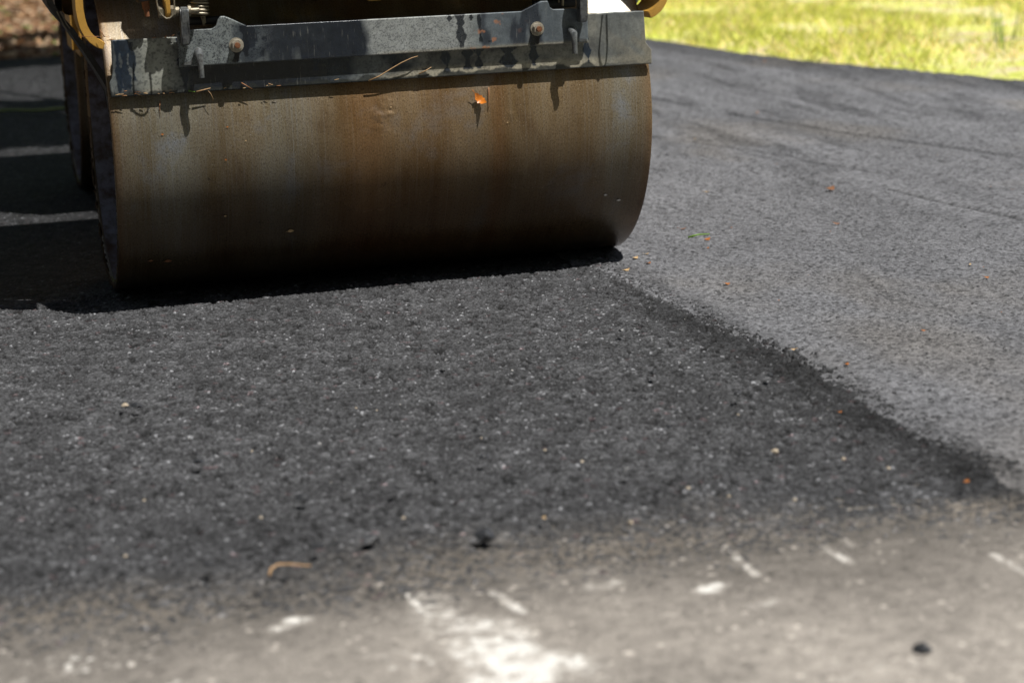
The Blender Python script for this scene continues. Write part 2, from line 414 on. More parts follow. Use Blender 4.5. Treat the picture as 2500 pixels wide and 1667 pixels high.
w = np.clip(w*(.05+1.75*n2*(.25+fbm(X*30, Y*30, 350, 3)))*(.55+.9*sst(.42, .6, fbm(X*75, Y*75, 351, 3))), 0, 1)
v = v*(1-w)+.74*w; B = B*(1-w)+.95*w; R = R*(1-w)+1.02*w
dk = sst(.66, .80, fbm(X*90, Y*90, 340, 3)); v = v*(1-.35*dk*(1-w)); v = v+.25*(h2(np.floor(X/.006), np.floor(Y/.006), 19) > .986)
P = np.stack([X, Y, Z], -1)
meta(grid_obj('old_pavement', P, M['old'], attrs={'tone': np.stack([v*R, v, v*B], -1)}), kind='structure')

# --- the ground sheet: soil, leaf litter and turf out to the horizon
def mk_ground():
    m = N('verge_soil'); f = m.noise(1.1, 7, .6); g = m.noise(14, 8, .7); h = m.noise(3.2, 6, .6)
    sx = m.n('ShaderNodeSeparateXYZ'); m.l(m.tc.outputs['Object'], sx.inputs[0])
    turf = m.mix(m.ramp(g, [(.3, (0,)), (.7, (1,))]), (.60, .68, .08), (.90, .90, .34))
    turf = m.mix(m.ramp(h, [(.48, (0,)), (.60, (.9,))]), turf, (.85, .74, .50))
    turf = m.mix(m.ramp(f, [(.58, (0,)), (.68, (.8,))]), turf, (.42, .30, .18))
    lit = m.mix(m.ramp(g, [(.3, (0,)), (.7, (1,))]), (.10, .055, .03), (.42, .27, .16))
    lit = m.mix(m.ramp(h, [(.45, (0,)), (.62, (.8,))]), lit, (.55, .42, .30))
    x = m.math('ADD', sx.outputs[0], m.math('MULTIPLY', f, 1.5))
    k = m.n('ShaderNodeMapRange'); k.inputs[1].default_value = 2.2; k.inputs[2].default_value = 3.4; m.l(x, k.inputs[0])
    m.set(m.mix(k.outputs[0], lit, turf), .95, 0, .1); m.bump(g, .05, .7); return m.m
M['ground'] = mk_ground()
xs = np.concatenate([[-300, -100, -30], axis([(-12, -2, .5), (-2, 12, .06)]), [30, 100, 300]])
ys = np.concatenate([[-300, -100, -30], axis([(-10, 0, .5), (0, 22, .08)]), [40, 120, 400]])
X, Y = np.meshgrid(xs, ys)
dv = np.clip(X-np.interp(Y, [-6, 0, 2.87, 4.15, 6.27, 7.4], [7.2, 5.25, 3.99, 3.68, 3.52, 2.6]), 0, 3); dy = np.clip(Y-7.0, 0, 6)
out = np.clip(np.maximum(dv, dy), 0, 1.5)
Z = -.07+.06*sst(0, .25, out)+.05*(fbm(X*.8, Y*.8, 400, 4)-.5)*sst(0, 1, out)+.03*(fbm(X*5, Y*5, 401, 3)-.5)*sst(.1, .5, out)
P = np.stack([X, Y, Z], -1)
GZ = (xs, ys, Z)
meta(grid_obj('ground', P, M['ground']), kind='structure')

# --- turf: short blades (uncountable)
def leafmat(name, c, c2, tr=.35):
    m = N(name); g = m.noise(2.5, 4, .6); r = m.n('ShaderNodeObjectInfo')
    a = m.attr('tone'); col = m.mix(1., m.mix(g, c, c2), a, 'MULTIPLY')
    m.set(col, .5, 0, .3)
    ts = m.n('ShaderNodeBsdfTranslucent'); m.l(col, ts.inputs[0]); mx = m.n('ShaderNodeMixShader'); mx.inputs[0].default_value = tr
    out = m.t.nodes['Material Output']; m.l(m.b.outputs[0], mx.inputs[1]); m.l(ts.outputs[0], mx.inputs[2]); m.l(mx.outputs[0], out.inputs[0])
    return m.m
def tri_cloud(name, V, F, T, mat, **kw):
    me = bpy.data.meshes.new(name); n = len(V); k = F.shape[1]
    me.vertices.add(n); me.vertices.foreach_set('co', V.reshape(-1).astype(np.float32))
    me.loops.add(F.size); me.loops.foreach_set('vertex_index', F.reshape(-1).astype(np.int32))
    me.polygons.add(len(F)); me.polygons.foreach_set('loop_start', (np.arange(len(F))*k).astype(np.int32))
    me.polygons.foreach_set('loop_total', np.full(len(F), k, np.int32))
    at = me.attributes.new('tone', 'FLOAT_COLOR', 'POINT'); c = np.ones((n, 4), np.float32); c[:, :3] = T
    at.data.foreach_set('color', c.reshape(-1)); me.update(); me.validate(); me.materials.append(mat)
    o = bpy.data.objects.new(name, me); link(o, kw.get('parent')); return o
def gz(x, y):
    i = np.clip(np.searchsorted(GZ[0], x)-1, 0, len(GZ[0])-2); j = np.clip(np.searchsorted(GZ[1], y)-1, 0, len(GZ[1])-2)
    return GZ[2][j, i]
n = 170000
x = rng.uniform(2.5, 9.5, n); y = rng.uniform(1.2, 15, n)
vx = np.interp(y, [-6, 0, 2.87, 4.15, 6.27, 6.9, 7.4, 8], [7.2, 5.25, 3.99, 3.68, 3.52, 3.3, 2.6, 2.2])
dens = sst(.36, .56, fbm(x*1.6, y*1.0, 500, 4))
keep = (x > vx+.02+.08*rng.random(n)) & (rng.random(n) < .12+.88*dens)
x = x[keep]; y = y[keep]; n = len(x); dens = dens[keep]
hgt = rng.uniform(.02, .06, n)*(1+.5*dens); wd = rng.uniform(.003, .007, n); an = rng.uniform(0, 2*PI, n); ln = rng.uniform(.2, 1.1, n)*hgt; la = rng.uniform(0, 2*PI, n)
z = gz(x, y)-.01
V = np.zeros((n, 4, 3)); cx, sx_ = np.cos(an)*wd, np.sin(an)*wd
V[:, 0] = np.stack([x-cx, y-sx_, z], -1); V[:, 1] = np.stack([x+cx, y+sx_, z], -1)
V[:, 2] = np.stack([x+cx*.7+np.cos(la)*ln*.5, y+sx_*.7+np.sin(la)*ln*.5, z+hgt*.7], -1)
V[:, 3] = np.stack([x+np.cos(la)*ln, y+np.sin(la)*ln, z+hgt], -1)
T = np.ones((n, 4, 3))*rng.uniform(.6, 1.25, (n, 1, 1)); dry = rng.random(n) < .34*(1.6-dens)
T[dry] *= np.array([1.45, 1.2, 2.4]); 
F = np.arange(n*4).reshape(n, 4)
M['grass'] = leafmat('turf_blade', (.78, .84, .12), (.97, .95, .42), .5)
meta(tri_cloud('grass', V.reshape(-1, 3), F, T.reshape(-1, 3), M['grass']), 'short yellow green sunlit grass growing on the verge beyond the asphalt', 'grass', kind='stuff')

# --- leaf litter behind the roller on the left
def leaf_cloud(n, pos, size, col, tilt=.5):
    a = rng.uniform(0, 2*PI, n); s = size*rng.uniform(.6, 1.3, n)
    nrm = np.stack([rng.normal(0, tilt, n), rng.normal(0, tilt, n), np.ones(n)], -1); nrm /= np.linalg.norm(nrm, axis=1)[:, None]
    u = np.stack([np.cos(a), np.sin(a), np.zeros(n)], -1); u -= nrm*(u*nrm).sum(1)[:, None]; u /= np.linalg.norm(u, axis=1)[:, None]
    w = np.cross(nrm, u); s = s[:, None]
    V = np.stack([pos-u*s, pos-u*s*.25+w*s*.45, pos+u*s*.5+w*s*.38, pos+u*s*1.1, pos+u*s*.5-w*s*.38, pos-u*s*.25-w*s*.45], 1)
    T = np.repeat(col[:, None, :], 6, 1)
    return V.reshape(-1, 3), np.arange(n*6).reshape(n, 6), T.reshape(-1, 3)
n = 9000; x = rng.uniform(-1.2, 2.6, n); y = 6.9+rng.random(n)**1.2*9
pos = np.stack([x, y, gz(x, y)+.012], -1)
col = np.array([[.50, .30, .16], [.30, .15, .07], [.62, .46, .30], [.16, .09, .05]])[rng.integers(0, 4, n)]*rng.uniform(.7, 1.2, (n, 1))
gr = rng.random(n) < .06; col[gr] = (.10, .26, .03)
M['litter'] = leafmat('litter', (.9, .9, .9), (1, 1, 1), .15)
V, F, T = leaf_cloud(n, pos, .035, col)
meta(tri_cloud('leaf_litter', V, F, T, M['litter']), 'brown and tan fallen leaf litter on the ground behind the road roller', 'leaf litter', kind='stuff')

# ================================================================ ROAD ROLLER
RR = .3613; DW = 1.2
roller = empty('road_roller', (0.6, .86, 0), 'yellow tandem road roller on fresh asphalt with a wide rust brown front drum', 'road roller')
RL = Vector((0.6, .86, 0))
def part(name, bm, mat, parent=roller, smooth='auto', label=None):
    o = obj(name, bm, mat, None, smooth)
    # keep world coordinates: every part is modelled in place
    o.parent = parent
    o.matrix_parent_inverse = Matrix.Identity(4)
    wp = Vector((0, 0, 0)); p = parent
    while p is not None:
        wp += p.location; p = p.parent
    o.location = -wp
    if label: o['label'] = label
    return o

def drum(yc, xo, label):
    # outer shell with rolled edges, thickness, as a grid running around the axle
    nt = 720; th = np.linspace(0, 2*PI, nt, endpoint=False)
    r0 = RR; e = .004
    prof = [(.115, r0-.020), (.004, r0-.020), (.0, r0-.016), (.0, r0-e), (.0012, r0-.0012), (e, r0)]
    xsd = list(np.linspace(.012, DW-.012, 400))
    prof = prof+[(x_, r0) for x_ in xsd]+[(DW-e, r0), (DW-.0012, r0-.0012), (DW, r0-e), (DW, r0-.016), (DW-.004, r0-.020), (DW-.115, r0-.020)]
    px = np.array([p[0] for p in prof]); pr = np.array([p[1] for p in prof])
    TH, PX = np.meshgrid(th, px, indexing='ij'); _, PR_ = np.meshgrid(th, pr, indexing='ij')
    arc = TH*r0
    outer = (PR_ > r0-.0005)
    PR2 = PR_+np.where(outer, .0008*(fbm(PX*3, arc*3, 600, 3)-.5), 0)
    # a wrinkled dent in the skin a little right of the middle, facing the camera
    def dent(xc, ac, s, a):
        d = np.exp(-(((PX-xc)/s)**2+((arc-ac)/(s*1.3))**2)); return a*d*(fbm(PX*70, arc*110, 610, 3)-.5)
    ang_front = lambda deg: (PI+math.radians(-deg))*r0      # theta measured from +y; the front faces -y
    # theta=0 -> +y, increasing towards +z ; front at theta=pi ; above the axle theta<pi
    PR2 = PR2+np.where(outer, dent(.585, ang_front(4), .03, .0042)+dent(.87, ang_front(3), .02, .0025), 0)
    P = np.stack([xo+PX, yc+PR2*np.cos(TH), RR+PR2*np.sin(TH)], -1)
    el = np.degrees(PI-TH)                                   # elevation of the skin above the axle on the front side
    tone = np.ones(PX.shape+(3,))
    # broad circumferential colour zones: grey left, brown middle, rust lines, grey right edge
    lg = np.clip(gauss(PX, .12, .13)+.8*gauss(PX, .36, .07)+.9*gauss(PX, 1.13, .05), 0, 1)[..., None]
    tone = tone*(1-lg*.85)+np.array([1.08, 1.40, 1.95])*lg*.85
    br = np.clip(gauss(PX, .545, .06)+.9*gauss(PX, .84, .02)+.7*gauss(PX, 1.195, .012)+.6*gauss(PX, .003, .012)+.5*gauss(PX, .70, .09), 0, 1)[..., None]
    tone = tone*(1-br*.6)+np.array([1.0, .70, .45])*br*.6
    wet_shade = sst(.48, .66, fbm(PX*3.1, arc*1.1, 620, 4))[..., None]*.20
    tone = tone*(1-wet_shade)
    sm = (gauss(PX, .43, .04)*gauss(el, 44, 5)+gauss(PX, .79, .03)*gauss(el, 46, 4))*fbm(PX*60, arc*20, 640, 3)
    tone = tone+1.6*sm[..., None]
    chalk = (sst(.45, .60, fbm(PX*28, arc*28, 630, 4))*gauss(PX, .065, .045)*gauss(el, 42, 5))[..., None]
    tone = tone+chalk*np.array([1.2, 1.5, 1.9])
    tone = tone*(1+(gauss(PX, 1.13, .055)*sst(34, 40, el)*(el < 90))[..., None]*np.array([1.2, 1.7, 2.6]))  # sun glint at the upper right end painted into the tone
    pos = np.stack([PX, arc, PX*0], -1)
    low_shade = np.repeat((sst(2, -38, el+14*(fbm(PX*5, arc*2.5, 660, 4)-.5)))[..., None], 3, -1)  # shade of the lower drum face painted into colour, surface also glossier
    d = grid_obj('drum', P, M['drum'], attrs={'tone': tone, 'pos': pos, 'wet_shade': low_shade}, wrap=True)
    d.parent = roller; d.location = -RL; d['label'] = label
    for s, xe in ((0, xo+.10), (1, xo+DW-.10)):
        bm = BM(); c = (xe, yc, RR)
        cyl(bm, (xe-.006, yc, RR), (xe+.006, yc, RR), r0-.019, seg=96)
        sgn = -1 if s == 0 else 1
        cyl(bm, (xe, yc, RR), (xe+sgn*.045, yc, RR), .13, .12, 48)
        for k in range(8):
            a = k*PI/4; cyl(bm, (xe, yc+.10*math.cos(a), RR+.10*math.sin(a)), (xe+sgn*.055, yc+.10*math.cos(a), RR+.10*math.sin(a)), .010, seg=6)
        w = part('end_plate', bm, M['inner'], d)
    # inner faces of the shell shine through as dull steel: a lining just inside each open end
    for s in (0, 1):
        bm = BM(); n = 160; rings = []
        for x_ in ((.006, .098) if s == 0 else (DW-.098, DW-.006)):
            rings.append([bm.verts.new((xo+x_, yc+(r0-.0225)*math.cos(2*PI*k/n), RR+(r0-.0225)*math.sin(2*PI*k/n))) for k in range(n)])
        for k in range(n): bm.faces.new((rings[0][k], rings[0][(k+1) % n], rings[1][(k+1) % n], rings[1][k]))
        part('inner_lining', bm, M['inner'], d, True)
    # dried mud caked around the left rim
    nt2, ns = 1400, 14
    t2 = np.linspace(0, 2*PI, nt2, endpoint=False); ph = np.linspace(0, 2*PI, ns)
    TT, PH = np.meshgrid(t2, ph, indexing='ij')
    amp = (.0020+.009*np.clip(fbm(TT*40, PH*.0, 650, 4)-.42, 0, 1)+.010*(fbm(TT*150, PH*1.5, 651, 3)-.45)*sst(.40, .6, fbm(TT*9, PH*0, 652, 2)))
    amp = np.clip(amp, .0008, .012)*np.where(np.cos(TT) > -.2, 1.6, .75)
    rad = (r0-.0110)+amp*np.sin(PH)*.9; xx = xo-.0008-amp*.6*(1-np.cos(PH))*.5+.002
    Pm = np.stack([xx, yc+rad*np.cos(TT), RR+rad*np.sin(TT)], -1)
    g_ = grid_obj('mud_crust', Pm, M['crust'], wrap=True); g_.parent = d
    return d
fd = drum(0, 0, 'large front drum streaked with rust brown and grey')
rd = drum(1.73, .042, 'rear drum in deep shade behind the front drum')

# ---- scraper plate (wide, behind) and scraper bar (narrow, in front), each a slab with a stained face
def slab(name, X, Z, yf, th, tone, wet_shade, mat, label=None, bow=None):
    ny, nx = X.shape
    Yf = np.full_like(X, yf)
    if bow is not None: Yf = Yf+bow
    d = np.zeros_like(X); d[0, :] = d[-1, :] = 1; d[:, 0] = d[:, -1] = 1
    Yf = Yf+d*.0012
    Fp = np.stack([X, Yf, Z], -1)
    me = bpy.data.meshes.new(name)
    Bp = Fp.copy(); Bp[..., 1] = yf+th+(0 if bow is None else bow)
    V = np.concatenate([Fp.reshape(-1, 3), Bp.reshape(-1, 3)])
    idx = np.arange(ny*nx).reshape(ny, nx); k = ny*nx
    fr = np.stack([idx[:-1, :-1], idx[:-1, 1:], idx[1:, 1:], idx[1:, :-1]], -1).reshape(-1, 4)
    bk = fr[:, ::-1]+k
    brd = np.concatenate([idx[0, :], idx[1:, -1], idx[-1, :-1][::-1], idx[1:-1, 0][::-1]]); nb = np.roll(brd, -1)
    sd = np.stack([brd, brd+k, nb+k, nb], -1)
    F = np.concatenate([fr, bk, sd])
    me.vertices.add(len(V)); me.vertices.foreach_set('co', V.reshape(-1).astype(np.float32))
    me.loops.add(F.size); me.loops.foreach_set('vertex_index', F.reshape(-1).astype(np.int32))
    me.polygons.add(len(F)); me.polygons.foreach_set('loop_start', (np.arange(len(F))*4).astype(np.int32)); me.polygons.foreach_set('loop_total', np.full(len(F), 4, np.int32))
    for nm, A in (('tone', tone), ('wet_shade', np.repeat(wet_shade[..., None], 3, -1))):
        at = me.attributes.new(nm, 'FLOAT_COLOR', 'POINT'); c = np.ones((len(V), 4), np.float32)
        c[:, :3] = np.concatenate([A.reshape(-1, 3)]*2); at.data.foreach_set('color', c.reshape(-1))
    me.update(); me.validate(); me.materials.append(mat)
    o = bpy.data.objects.new(name, me); link(o, roller); o.location = -RL
    if label: o['label'] = label
    return o
DARK = np.array([.012, .016, .024]); MID = np.array([.050, .062, .072]); GREY = np.array([.17, .19, .19]); TAN = np.array([.50, .46, .35]); BLUE = np.array([.015, .03, .055])
def lerp(a, b, t): return a*(1-t[..., None])+b*t[..., None]
def drip(X, Z, xc, ztop, zbot, w, seed, lean=0.):
    """1 inside a drip hanging from ztop to zbot"""
    t = np.clip((ztop-Z)/(ztop-zbot), 0, 1.2)
    ww = w*(1-.35*t+.35*np.sin(t*9+seed)+.5*(fbm(Z*120+seed, X*40, seed, 3)-.5)*2)
    return (1-sst(ww*.9, ww*1.1, np.abs(X-xc-lean*t)))*(1-sst(.93, 1.03, t+.08*(fbm(X*200, Z*0, seed+3, 2)-.5)))*(Z < ztop+.002)
# wide plate
nz, nx = 74, 760
zrow = np.linspace(.470, .588, nz); u = np.linspace(0, 1, nx)
xl = np.interp(zrow, [.470, .500, .509, .523, .588], [.005, .004, .009, .012, .014]); xr = np.interp(zrow, [.470, .502, .518, .588], [1.2, 1.2, 1.187, 1.184])
X = xl[:, None]*(1-u)+xr[:, None]*u; Z = np.repeat(zrow[:, None], nx, 1)
top_j = .0025*(fbm(X*60, Z*0, 700, 3)-.5); Z = Z+top_j*sst(.57, .588, Z)
big = fbm(X*18, Z*18, 701, 4); speck = sst(.58, .66, fbm(X*260, Z*260, 702, 2))
t = lerp(MID+0*X[..., None], GREY, sst(.35, .6, big))
t = lerp(t, TAN, sst(.30, .75, .35*(1-sst(.475, .50, Z))+.45*sst(.5, .7, X)+.25*gauss(X, .10, .04)+.2*(big-.5))*.9)
dark = gauss(X, .30, .13)*.95; dark = np.maximum(dark, (1-sst(.38, .52, X))*sst(.15, .18, X)*sst(.35, .6, .5+.4*(fbm(X*30, Z*10, 703, 3)-.5)+.3*gauss(X, .3, .15)))
t = lerp(t, DARK, np.clip(dark, 0, .95)); t = lerp(t, np.array([.42, .43, .37]), gauss(X, .105, .045)*.85*sst(.472, .49, Z))
for a in [(.038, .585, .480, .013, 1, 0), (.024, .59, .470, .006, 2, 0), (.052, .58, .50, .007, 4, .004), (.160, .585, .475, .012, 3, 0), (.725, .53, .476, .009, 5, .004), (.775, .53, .482, .010, 6, 0),
          (.800, .53, .482, .009, 7, 0), (.868, .53, .480, .018, 8, 0), (.925, .53, .480, .011, 9, 0), (1.045, .535, .478, .009, 10, .008), (.61, .53, .50, .005, 11, 0), (.44, .53, .50, .009, 12, 0)]:
    m_ = drip(X, Z, *a); t = lerp(t, BLUE*.8, np.clip(m_, 0, 1)*.93)
low = 1-sst(.000, .004, Z-.4735-.010*(fbm(X*40, Z*0, 705, 4)-.38)*2)
t = lerp(t, np.array([.035, .04, .038]), low*.9)
t = lerp(t, GREY*1.05, sst(1.06, 1.10, X)*.55)
t = lerp(t, TAN*.62, sst(1.05, 1.2, X)*sst(.45, .62, fbm((X+Z)*22, (Z-X)*12, 706, 4))*.7)
t = lerp(t, DARK, speck*(.35+.1*gauss(X, .1, .1))*(1-sst(.9, 1.1, X)*.6))
dk = (t.mean(-1) < .045).astype(float)
plate = slab('scraper_plate', X, Z, -.362, .008, t, dk, M['plate'], 'wide dark plate stained with oil drips just above the drum face')
# narrow bar
nx = 620; nz = 52; xb = np.linspace(.149, 1.048, nx)
ztop = np.interp(xb, [.149, .170, .1705, .222, .231, .236, .242, .250, .262, .296, .897, .942, .9575, .962, .969, 1.014, 1.048],
                 [.600, .600, .6015, .6015, .606, .620, .626, .626, .621, .6035, .6025, .622, .622, .608, .603, .602, .600])
v_ = np.linspace(0, 1, nz)[:, None]
X = np.repeat(xb[None], nz, 0); Z = .526+(ztop[None]-.526)*v_
# cut-outs at both ends under the levers
big = fbm(X*16, Z*20, 711, 4); speck = sst(.56, .64, fbm(X*520, Z*520, 712, 2)); streak = fbm(X*60, Z*6, 713, 4)
t = lerp(MID*1.2+0*X[..., None], GREY*1.4, sst(.35, .62, big))
g1 = (1-sst(.255, .275, X)); t = lerp(t, GREY*1.35, g1*.8)
dz = sst(.275, .30, X+.012*(streak-.5))*(1-sst(.525, .545, X-.28*(.60-Z)+.05*(big-.5)))
patch = sst(.42, .52, fbm(X*46, Z*46, 714, 4))*gauss(X, .31, .022)*(1-.7*speck)
t = lerp(t, DARK*1.4, np.clip(dz-patch*.8, 0, 1)*.95)
t = lerp(t, GREY*.8, dz*sst(.60, .75, streak)*sst(.0, .03, .56-Z)*.6)
lg = sst(.525, .55, X-.28*(.60-Z)+.05*(big-.5))*(1-sst(.76, .80, X)); t = lerp(t, np.array([.38, .40, .39]), lg*.88)
md = sst(.795, .81, X+.005*(streak-.5)); t = lerp(t, np.array([.12, .145, .165])*1., md*.85)
t = lerp(t, np.array([.20, .22, .22]), md*sst(.55, .72, streak)*.5); t = lerp(t, DARK*1.6, md*sst(.48, .62, fbm(X*26, Z*9, 719, 4))*.85)
t = lerp(t, TAN*.7, (1-sst(.526, .537, Z))*sst(.54, .62, X)*.8)
for a in [(.757, .604, .528, .011, 21, .004), (.735, .604, .586, .006, 22, 0), (.783, .60, .588, .004, 23, 0), (.80, .60, .54, .004, 24, .004), (.268, .565, .528, .006, 25, 0), (.927, .565, .520, .007, 26, -.008), (.290, .603, .54, .009, 27, .0)]:
    t = lerp(t, DARK, np.clip(drip(X, Z, *a), 0, 1)*.92)
t = lerp(t, DARK, speck*(.60*(1-sst(.26, .3, X))+.35*lg+.15))
rs = sst(.70, .76, fbm(X*55, Z*55, 716, 3))*gauss(X, .82, .05); t = lerp(t, np.array([.45, .20, .10]), rs*.8)
t = lerp(t, GREY*1.3, gauss(Z, .526, .0012)[...]*.6)
dk = (t.mean(-1) < .04).astype(float)
bar = slab('scraper_bar', X, Z, -.376, .006, t, dk, M['bar'], 'narrow steel bar bolted in front of the stained plate')
# spacer blocks between bar and plate
for xc in (.271, .931):
    bm = BM(); cyl(bm, (xc, -.3705, .560), (xc, -.3615, .560), .012, seg=20); part('spacer', bm, M['black'])
# bolts
for xc, zc in ((.271, .565), (.931, .563)):
    bm = BM(); cyl(bm, (xc, -.3758, zc), (xc, -.3785, zc), .0155, seg=40, bev=.0007)
    cyl(bm, (xc, -.3784, zc), (xc, -.3800, zc), .0128, .0120, seg=36)
    w = part('washer', bm, M['nut'])
    bm = BM(); cyl(bm, (xc, -.3799, zc), (xc, -.3900, zc), .0118, seg=6, bev=.0010); part('nut', bm, M['nut'], w, False)
    bm = BM(); cyl(bm, (xc, -.3899, zc), (xc, -.3975, zc), .0062, seg=18, bev=.0008); cyl(bm, (xc, -.3974, zc), (xc, -.3978, zc), .003, seg=12)
    part('bolt', bm, M['rust'], w)
    bm = BM(); z0 = zc-.024
    prism(bm, [(xc+.0052*math.cos(a), z0+(.004 if math.sin(a) > 0 else -.004)+.0052*math.sin(a)) for a in [k*PI/10 for k in range(20)]], 'y', -.3763, -.3757)
    part('slot', bm, M['black'])
# locating pins: rounded head with a bar hanging below
def pin(xc, zt, zb, ww=.0065):
    bm = BM()
    pts = [(xc, -.372, zt-.006), (xc, -.385, zt-.001), (xc, -.396, zt-.008), (xc, -.3985, zt-.018), (xc+.0008, -.399, (zt+zb)/2), (xc+.0012, -.399, zb)]
    tube(bm, pts, ww, 14, radii=[.009, .010, .009, .0072, .0064, .0060])
    return part('locating_pin', bm, M['lever'])
pin(.190, .556, .503); pin(1.008, .556, .506)
# little gusset on each side of the bar end
for s, x0 in ((1, .152), (-1, 1.046)):
    bm = BM(); prism(bm, [(x0, .529), (x0+s*.024, .529), (x0+s*.028, .548), (x0+s*.020, .536), (x0+s*.004, .534)], 'y', -.3800, -.3755, .0008)
    part('weld_bead', bm, M['lever'])
# levers
def lever(x0, z0, z1, zt):
    bm = BM()
    pts = [(-.392, z0), (-.3775, z0+.001), (-.3775, z0+.022), (-.384, z0+.040), (-.388, z1-.012), (-.392, z1), (-.402, z1+.006), (-.414, z1+.001), (-.4165, z1-.012), (-.410, z0+.045), (-.408, z0+.02), (-.404, z0+.002)]
    prism(bm, pts, 'x', x0-.0085, x0+.0085, .0022)
    return part('release_lever', bm, M['lever'])
lv = lever(.1635, .571, .646, 0)
lv2 = lever(1.030, .572, .690, 0)
# pivot bolt through the left lever with the yellow link
bm = BM(); cyl(bm, (.112, -.392, .642), (.196, -.392, .642), .0060, seg=18); part('pivot_rod', bm, M['steel'])
bm = BM(); cyl(bm, (.1125, -.392, .642), (.1235, -.392, .642), .0125, seg=6, bev=.001); cyl(bm, (.137, -.392, .642), (.147, -.392, .642), .0125, seg=6, bev=.001)
cyl(bm, (.147, -.392, .642), (.1545, -.392, .642), .0100, seg=20); cyl(bm, (.1725, -.392, .642), (.179, -.392, .642), .0115, seg=20, bev=.001); part('hex_nut', bm, M['steel'], smooth=False)
bm = BM(); tp = [(-.390+.0155*math.cos(a), .642+.0155*math.sin(a)) for a in [PI+k*PI/12 for k in range(13)]]
prism(bm, tp+[(-.3755, .72), (-.4045, .72)], 'x', .1245, .1362, .0012); part('yellow_link', bm, M['yellow'])
# wire retaining ring (hairpin)
bm = BM(); tube(bm, [(.110, -.424, .715), (.108, -.425, .69), (.107, -.425, .665), (.1095, -.425, .648), (.116, -.425, .637), (.124, -.425, .6305), (.132, -.425, .631), (.139, -.424, .638), (.1425, -.424, .650), (.143, -.424, .672), (.142, -.424, .70), (.141, -.424, .715)], .0017, 8)
part('retaining_wire', bm, M['steel'])
bm = BM(); tube(bm, [(1.140, -.424, .76), (1.134, -.425, .71), (1.131, -.425, .685), (1.133, -.425, .662), (1.140, -.425, .648), (1.147, -.425, .662), (1.150, -.424, .69), (1.150, -.424, .76)], .0018, 8)
part('retaining_wire', bm, M['steel'])
# rubber buffer with stud, left of the link
bm = BM(); cyl(bm, (.082, -.380, .705), (.088, -.380, .666), .020, .018, 28, .002); part('rubber_buffer', bm, M['black'])
bm = BM(); cyl(bm, (.088, -.380, .668), (.0895, -.380, .648), .0075, seg=16, bev=.001); cyl(bm, (.0895, -.380, .649), (.0905, -.380, .634), .005, seg=12); part('buffer_stud', bm, M['rust'])
# coil springs
def spring(xc, y, z0, z1, r, w, turns):
    bm = BM(); n = turns*20
    pts = [(xc+r*math.cos(2*PI*k/20), y+r*math.sin(2*PI*k/20), z1-(z1-z0)*k/n) for k in range(n+1)]
    tube(bm, pts, w, 8)
    e = pts[-1]; tube(bm, [e, (xc, y-r*.6, z0-.006), (xc+.004, y-r*.3, z0-.014), (xc+.006, y, z0-.024)], w*.8, 8)
    return part('coil_spring', bm, M['steel'])
spring(.203, -.352, .632, .755, .0175, .0028, 17); spring(.985, -.350, .640, .755, .0165, .0027, 15)
bm = BM(); cyl(bm, (.165, -.338, .617), (.245, -.338, .6165), .0085, seg=18); part('hinge_shaft', bm, M['black'])
bm = BM(); cyl(bm, (.935, -.338, .612), (1.03, -.338, .612), .0095, seg=18); part('hinge_shaft', bm, M['black'])
bm = BM(); cyl(bm, (.212, -.347, .612), (.211, -.352, .628), .0028, seg=8); part('stub', bm, M['steel'])
bm = BM(); cyl(bm, (1.000, -.347, .608), (1.0, -.352, .635), .003, seg=8); part('stub', bm, M['steel'])
# small dark lugs behind the left and right bar ends (mount brackets)
for x0 in (.262, .905):
    bm = BM(); prism(bm, [(x0-.02, .56), (x0+.03, .56), (x0+.03, .70), (x0-.02, .70)], 'y', -.352, -.345, .001)
# yellow curved side brackets, both ends
def band(path, hw, y0, y1, mat, name, label=None):
    n = len(path); L = []; Rr = []
    for i, p in enumerate(path):
        a = Vector(path[max(i-1, 0)]); b = Vector(path[min(i+1, n-1)]); t = (b-a).normalized(); nn = Vector((-t.y, t.x))
        L.append((p[0]+nn.x*hw, p[1]+nn.y*hw)); Rr.append((p[0]-nn.x*hw, p[1]-nn.y*hw))
    bm = BM(); prism(bm, L+Rr[::-1], 'y', y0, y1, .0015)
    return part(name, bm, mat, label=label)
pth = [(-.044, .86), (-.044, .70), (-.0445, .655), (-.044, .635), (-.0405, .618), (-.034, .603), (-.025, .591), (-.013, .5815), (-.001, .577)]
band(pth, .0078, -.360, -.255, M['yellow'], 'side_bracket')
band([(1.2-p[0]*1.0, p[1]) for p in pth], .0078, -.350, -.235, M['yellow'], 'side_bracket')
# dark bent guard inside the yoke that dips into the hollow of the drum
gp = [(-.098, .95), (-.0985, .70), (-.090, .655), (-.074, .628), (-.050, .598), (-.020, .548), (.012, .490), (.035, .44), (.050, .30)]
def guard(mir):
    g = [((1.2-p[0]) if mir else p[0], p[1]) for p in gp]
    return band(g, .006, -.12, .14, M['dark'], 'end_guard')
guard(False); guard(True)
bm = BM(); prism(bm, [(-.050, .70), (-.026, .70), (-.026, .616), (-.040, .616), (-.050, .622)], 'y', .14, .20, .002); part('rear_bracket', bm, M['yellow'])
bm = BM(); prism(bm, [(-.066, .70), (-.052, .70), (-.052, .622), (-.066, .628)], 'y', .15, .22, .002); part('rear_bracket', bm, M['dark'])
# clear hose guard strips on the dark guard
bm = BM(); tube(bm, [(-.078, -.125, .640), (-.066, -.125, .610), (-.060, -.125, .600)], .0016, 6); tube(bm, [(-.070, -.125, .640), (-.060, -.125, .613), (-.053, -.125, .602)], .0016, 6)
part('clip_wire', bm, M['steel'])
